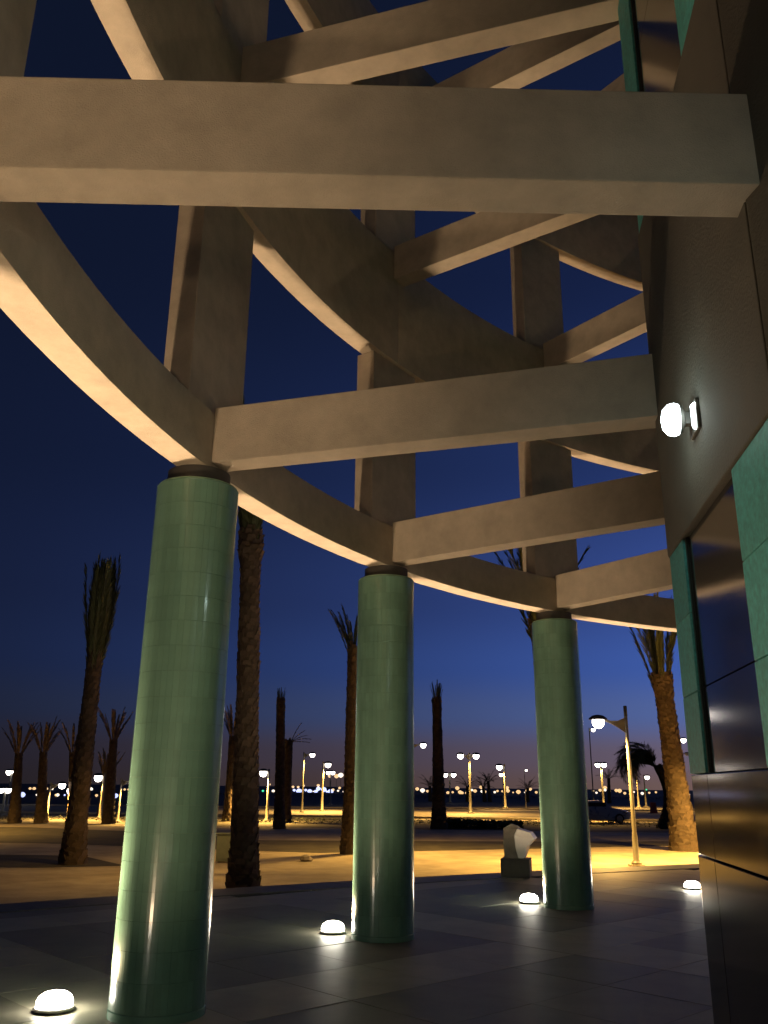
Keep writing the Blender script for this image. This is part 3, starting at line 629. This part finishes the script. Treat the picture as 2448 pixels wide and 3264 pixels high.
# ------------------------------------------------------------------ stone block, cabinet, car, barrier
c = at(1655, 2800, 0.0); d = (c.xy - Vector((CX, CY))); 
r_here = d.length
blk = thing('stone_block', 'grey stone block with slanting white panel on dark square plinth', 'monument', (c.x, c.y + 0.3, 0.013), R(-14))
m = MB(); m.box(-0.27, 0.27, -0.27, 0.27, 0, 0.32); m.build('plinth', M_PLINTH, blk, bevel=0.01)
m = MB(); m.rings([[(-.20,-.20,.321),(.15,-.20,.321),(.15,.20,.321),(-.20,.20,.321)], [(-.215,-.20,.60),(.15,-.20,.60),(.15,.20,.60),(-.215,.20,.60)], [(-.21,-.19,.86),(.12,-.19,.83),(.12,.19,.83),(-.21,.19,.86)], [(-.06,-.12,.94),(.04,-.12,.90),(.04,.12,.90),(-.06,.12,.93)]]); m.build('body', M_STONE, blk, bevel=0.012)
m = MB(); m.rings([[(.06,-.26,.33),(.17,-.24,.33),(.18,.20,.33),(.06,.20,.33)], [(.02,-.30,.52),(.24,-.26,.54),(.26,.22,.54),(.04,.22,.52)], [(.0,-.33,.74),(.38,-.24,.68),(.40,.22,.68),(.02,.24,.76)], [(.06,-.27,.86),(.30,-.22,.79),(.32,.20,.79),(.06,.20,.86)]]); m.build('white_panel', M_WHITE, blk, bevel=0.02)
c = place(716, 2750); ub = thing('utility_cabinet', 'small grey cabinet on the ground left of the thick palm', 'cabinet', c, R(10))
m = MB(); m.box(-.27,.27,-.16,.16,0.05,.80); m.build('body', M_UTIL, ub, bevel=0.01)
m = MB(); m.box(-.22,.22,-.175,-.162,.12,.74); m.build('door', M_UTIL, ub, bevel=0.004)
m = MB(); m.box(-.30,.30,-.2,.19,.801,.84); m.build('lid', M_UTIL, ub, bevel=0.006)
m = MB(); m.box(-.2,.2,-.12,.12,-.02,.05); m.build('foot', M_STONE, ub)
c = place(975, 2745); rk = MB(); r = random.Random(2)
rk.lathe([(0.12, -0.02), (0.20, 0.05), (0.15, 0.14), (0.05, 0.19)], 7); rk.v = [(x * r.uniform(.8, 1.3), y * r.uniform(.8, 1.2), z) for x, y, z in rk.v]
o = rk.build('loose_stone', M_STONE); o.location = c; tag(o, 'loose stone lying alone on the sandy paving', 'stone')
# parked car
c = place(1900, 2624)
car = thing('parked_car', 'pale parked car half hidden behind the third column', 'car', c, R(6))
def xsec(x, zb, zs, zt, wb, wt): return [(x, -wb, zb), (x, wb, zb), (x, wb, zs), (x, wt, zt), (x, -wt, zt), (x, -wb, zs)]
m = MB(); m.rings([xsec(-2.1,.42,.72,.80,.70,.66), xsec(-2.0,.28,.85,.98,.80,.70), xsec(-1.6,.24,.92,1.08,.84,.66), xsec(-1.0,.22,.93,1.42,.85,.60), xsec(0.2,.22,.93,1.46,.85,.60), xsec(0.95,.22,.92,1.02,.85,.68), xsec(1.7,.24,.84,.90,.84,.70), xsec(2.05,.30,.72,.76,.78,.62), xsec(2.15,.36,.60,.64,.70,.56)]); body = m.build('body', M_CAR, car, smooth=True)
m = MB(); m.box(-1.35, 0.5, -0.775, -0.765, 0.98, 1.34); m.build('window', M_GLASS, car)
m = MB(); m.box(-1.35, 0.5, 0.765, 0.775, 0.98, 1.34); m.build('window', M_GLASS, car)
for x in (-1.35, 1.35):
    for y in (-0.78, 0.78):
        w = thing('wheel', None, None); w.parent = car; w.location = (x, y, 0.32)
        m = MB(); m.lathe([(0.22, -.09), (0.31, -.10), (0.33, -.05), (0.33, .05), (0.31, .10), (0.22, .09)], 20); m.v = [(a, c_, b_) for a, b_, c_ in m.v]; m.build('tyre', M_TYRE, w, smooth=True)
        m = MB(); m.lathe([(0.06, -.102), (0.21, -.095), (0.21, .095), (0.06, .102)], 12); m.v = [(a, c_, b_) for a, b_, c_ in m.v]; m.build('rim', M_RIM, w)
for y in (-0.56, 0.56):
    m = MB(); m.box(2.06, 2.17, y - .13, y + .13, .60, .72); m.build('headlight', M_WHITE, car, bevel=0.02)
    m = MB(); m.box(-2.13, -2.04, y - .12, y + .12, .66, .82); m.build('tail_light', M_RED, car, bevel=0.02)
c = place(2084, 2592)
rb_ = thing('red_barrier', 'small red barrier block beside the bent-over palm', 'barrier', c)
m = MB(); m.rings([[(-.35,-.2,0),(.35,-.2,0),(.35,.2,0),(-.35,.2,0)], [(-.30,-.08,.5),(.30,-.08,.5),(.30,.08,.5),(-.30,.08,.5)], [(-.28,-.07,1.0),(.28,-.07,1.0),(.28,.07,1.0),(-.28,.07,1.0)]]); m.build('body', M_RED, rb_, bevel=0.02)
